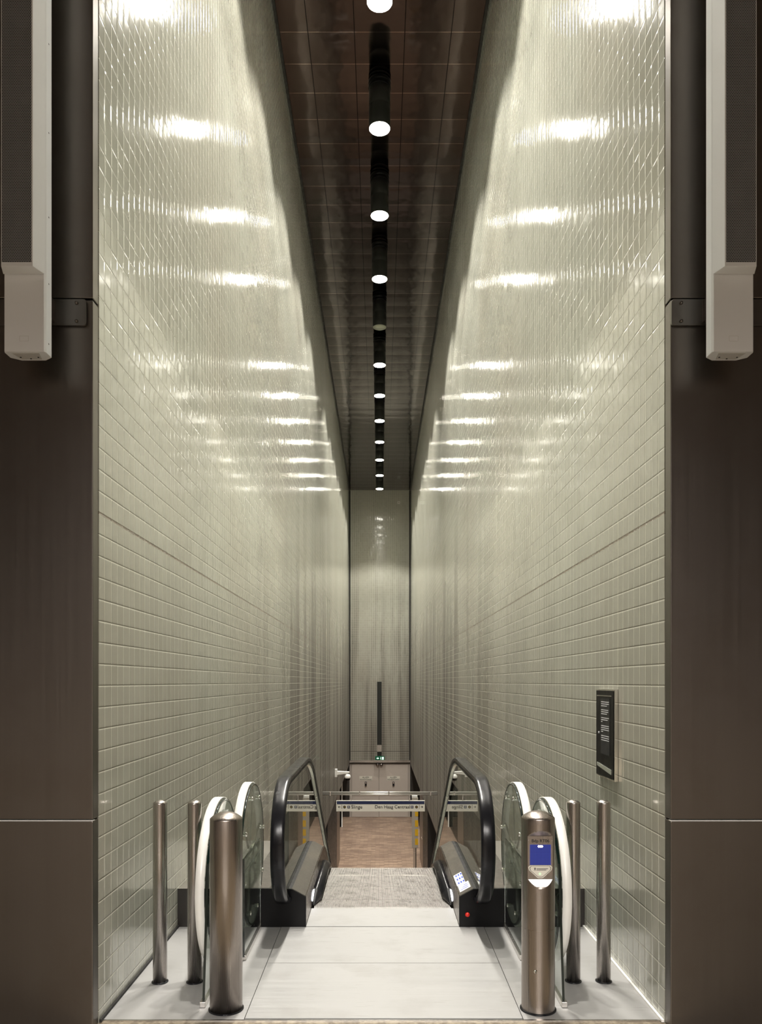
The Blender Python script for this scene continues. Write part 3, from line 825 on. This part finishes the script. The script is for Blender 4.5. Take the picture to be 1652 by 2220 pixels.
# hanging sign
t = thing('direction_sign', 'wide white sign with navy band reading Slinge and Den Haag Centraal', 'sign', (CX, 18.72, -1.19))
k = 18.72/1700
sx0, sx1 = (729-823)*k-CX, (921-823)*k-CX; hh = .255
MB().box(sx0, sx1, 0, .06, -hh, 0).build('sign_board', M['signwhite'], t)
MB().box(sx0+.012, sx1-.012, -.003, .0, -.083, -.010).build('navy_band', M['navy'], t)
zt_ = -.150; P_ = lambda px: (px-823)*k-CX
bd = .0018
text('lettering', 'Slinge', M['ink'], t, (P_(761.3), -.003, zt_), .116, 'LEFT', bold=.0006)
text('lettering', 'Den Haag Centraal', M['ink'], t, (P_(889.5), -.003, zt_), .109, 'RIGHT', bold=.0006, sx=1.0)
def arrow(px, dirn, name='arrow'):
    x = P_(px); m = MB(); L_ = .028
    m.box(x-L_, x+L_, -.003, 0, zt_-.005, zt_+.005)
    for sg in (-1, 1):
        m.prism_y([(x+dirn*L_, zt_+sg*.006), (x+dirn*L_, zt_-sg*.006), (x+dirn*(L_-.026), zt_+sg*.026-sg*.0), (x+dirn*(L_-.034), zt_+sg*.020)], -.003, 0)
    m.build(name, M['ink'], t)
arrow(735.6, -1); arrow(914.5, 1)
for px in (741, 909): MB().box(P_(px)-.004, P_(px)+.004, -.003, 0, zt_-.045, zt_+.055).build('divider', M['ink'], t)
for px in (747, 903):
    MB().prism_y(circ(P_(px), zt_, .034), -.003, 0).build('metro_roundel', M['ink'], t)
    MB().prism_y([(P_(px)-.022, zt_-.012), (P_(px)-.006, zt_+.012), (P_(px)+.004, zt_-.004), (P_(px)+.012, zt_+.012), (P_(px)+.022, zt_-.012), (P_(px)+.010, zt_+.002), (P_(px)+.002, zt_-.014), (P_(px)-.008, zt_+.004)], -.004, -.003).build('roundel_mark', M['yellow'], t)
for px in (756, 893.5):
    MB().prism_y(rrect(P_(px)-.031, P_(px)+.031, zt_-.033, zt_+.033, .007), -.003, 0).build('line_badge', M['navy'], t)
    text('line_letter', 'E', M['signwhite'], t, (P_(px), -.004, zt_), .062, 'CENTER', bold=.001)
for dx in (-.7, .7): MB().box(dx-.012, dx+.012, .02, .04, 0, .125).build('hanger', M['pole'], t)

# steel pillars below the walls at the lower hall
def pillar(name, s, ya, yb, mat, label):
    xe = XL if s < 0 else XR
    a, b_ = sorted((xe-s*.002, xe+s*.24))
    t = thing(name, label, 'pillar', ((a+b_)/2, (ya+yb)/2, ZL))
    MB().box(-(b_-a)/2, (b_-a)/2, -(yb-ya)/2, (yb-ya)/2, 0, ZS-.062-ZL).build('cladding', mat, t, bevel=.01)
    for dz in (.9, .96):
        MB().lathe([(0, -.01), (.018, -.008), (.02, 0)], cx=-s*.121, cy=-.2, cz=dz, axis='x', n=12).build('fixing', M['chrome'], t)
    return t
pillar('steel_pillar', -1, 20.5, 24.9, M['pillar'], 'dark steel pillar under the left tiled wall at the lower hall')
pillar('steel_pillar', -1, 24.94, 26.8, M['jamb'], 'light steel jamb pillar behind the left end of the hanging sign')
pillar('steel_pillar', 1, 22.5, 24.95, M['pillar'], 'dark steel pillar under the right tiled wall at the lower hall')
pillar('steel_pillar', 1, 24.99, 26.9, M['jamb'], 'light steel jamb pillar behind the right end of the hanging sign')

# doors at the end
d = struct(MB().box(XL+.01, XR-.01, Y1-.02, Y1+.2, ZL, ZS-.001).build('door_frame', M['doorframe'])); d.name = 'door_1'
kx = 35.15/1700
def PX(px): return (px-823)*kx
for i, (a, b_) in enumerate(((763, 820.6), (822.6, 884.5))):
    lf = MB().box(PX(a), PX(b_), Y1-.05, Y1-.021, ZL+.01, ZS-.10).build('door_leaf', M['door'], d, bevel=.004)
    cxp = (793, 853)[i]
    ov = MB().box(PX(cxp)-.285, PX(cxp)+.285, Y1-.056, Y1-.05, -2.77, -2.585).build('notice', M['signwhite'], lf)
    text('lettering', 'ALLEEN', M['ink'], lf, (PX(cxp), Y1-.058, -2.635), .088, 'CENTER', bold=.001)
    text('lettering', 'NOODUITGANG', M['ink'], lf, (PX(cxp), Y1-.058, -2.727), .070, 'CENTER', bold=.001)
    MB().box(PX(cxp)-.045, PX(cxp)+.045, Y1-.09, Y1-.05, -3.02, -2.83).build('handle_box', M['ink'], lf, bevel=.01)
    MB().box(PX(cxp)-.02, PX(cxp)+.02, Y1-.10, Y1-.09, -2.90, -2.86).build('handle', M['chrome'], lf)
    MB().lathe([(0, -.10), (.06, -.09), (.075, -.02), (.075, 0)], cx=PX((818.5, 826.5)[i]), cy=Y1-.02, cz=-2.07, axis='y', n=16).build('closer', M['pole'], d)
    MB().box(PX(a)+.01, PX(b_)-.01, Y1-.07, Y1-.05, -3.42, -3.37).build('push_bar', M['doorframe'], lf)
    hx_ = PX((821.3, 822.8)[i])
# header
struct(MB().box(XL+.012, XR-.012, Y1-.10, Y1-.051, ZS+.0, ZS+.10).build('trim_8', M['steel']))
struct(MB().box(XL+.012, XR-.012, Y1-.06, Y1-.001, ZS-.04, ZS-.001).build('trim_9', M['dark']))
# cable duct with exit sign
t = thing('cable_duct', 'dark vertical cable duct on the tiled end wall above the doors', 'duct', (-.01, Y1-.001, 1.65))
MB().box(-.10, .10, -.08, 0, -2.83, 0).build('duct_cover', M['duct'], t, bevel=.004)
MB().box(-.10, .10, -.085, 0, -3.13, -2.834).build('junction_cover', M['steel'], t)
MB().box(-.09, .09, -.07, 0, -3.42, -3.134).build('lower_cover', M['duct'], t)
t = thing('exit_sign', 'small green emergency exit sign on the ledge above the double doors', 'exit sign', (.01, Y1-.17, ZS+.105))
MB().box(-.21, .21, -.05, .05, 0, .19).build('case', M['lightgreen'], t, bevel=.004)
MB().box(-.26, .26, -.06, .06, -.001, .02).build('shelf', M['steel'], t)
m = MB(); m.prism_y([(-.16, .10), (-.08, .14), (-.08, .12), (-.04, .12), (-.04, .08), (-.08, .08), (-.08, .06)][::-1], -.054, -.05); m.build('arrow', M['exitlit'], t)
m = MB(); m.box(.10, .17, -.054, -.05, .04, .16); m.build('doorway_symbol', M['exitlit'], t)
m = MB(); m.prism_y(circ(.045, .145, .014, 12), -.054, -.05); m.prism_y([(.02, .05), (.03, .12), (.06, .125), (.05, .09), (.075, .045), (.06, .04), (.038, .08)][::-1], -.054, -.05); m.build('running_figure', M['exitlit'], t)
o = MB().box(-.06, .06, -.04, 0, -.06, .06).build('wall_box', M['white'], loc=(.86, Y1-.001, 9.68), bevel=.005)
tag(o, 'small white square box high on the dark end wall', 'junction box')
MB().box(-.03, .03, -.048, -.04, -.03, .03).build('cover', M['putty'], o)

# security camera
t = thing('dome_camera', 'white dome security camera on an arm from the left tiled wall', 'security camera', (XL, 23.9, -1.13))
MB().box(0, .07, -.07, .07, -.12, .12).build('wall_mount', M['white'], t, bevel=.006)
MB().add([(.07, -.05, -.06), (.07, .05, -.06), (.07, .05, .06), (.07, -.05, .06), (.44, -.035, -.01), (.44, .035, -.01), (.44, .035, .045), (.44, -.035, .045)],
         [(0, 1, 2, 3), (4, 5, 6, 7), (0, 1, 5, 4), (1, 2, 6, 5), (2, 3, 7, 6), (3, 0, 4, 7)]).build('arm', M['white'], t, bevel=.01)
MB().lathe([(0, -.0), (.05, -.005), (.085, -.05), (.095, -.11), (.09, -.13), (.0, -.13)], cx=.385, cz=-.03, n=32).build('housing', M['white'], t)
MB().lathe([(.08, -.13), (.075, -.17), (.05, -.205), (0, -.22)], cx=.385, cz=-.03, n=32).build('dome', M['black'], t)

# striped totems
def totem(x, y, label):
    t = thing('striped_totem', label, 'totem', (x, y, ZL))
    MB().box(-.10, .10, -.06, .06, .74, 2.34).build('panel', M['putty'], t, bevel=.006)
    MB().box(-.10, .08, -.06, .06, 2.345, 2.42).build('cap', M['white'], t, bevel=.004)
    for z in (1.80, 1.52, 1.24, .92):
        zz = {1.80: (1.755, 1.90), 1.52: (1.42, 1.63), 1.24: (1.13, 1.34), .92: (.84, 1.04)}[z]
        MB().box(0.0, .102, -.063, -.0, zz[0], zz[1]).build('stripe', M['yellow'], t)
    MB().box(-.055, .02, -.04, .04, .0, .74).build('leg', M['steel'], t)
    MB().box(.02, .045, -.04, .04, .0, .80).build('leg_recess', M['black'], t)
    MB().lathe([(.13, 0), (.13, .012), (.10, .02)], n=24).build('base', M['ink'], t)
    return t
totem((899.5-823)*25.2/1700, 25.2, 'grey totem with yellow blocks standing right of the lower hall')
totem(1.78, 24.5, 'second grey and yellow totem beyond the right wall opening')
t = thing('platform_board', 'black standing board with a pale edge post in the left opening', 'board', (-1.60, 32.8, ZL))
MB().box(-.14, .0, -.03, .03, 0, 1.9).build('board', M['black'], t)
MB().box(.002, .05, -.03, .03, 0, 1.9).build('edge_post', M['white'], t)
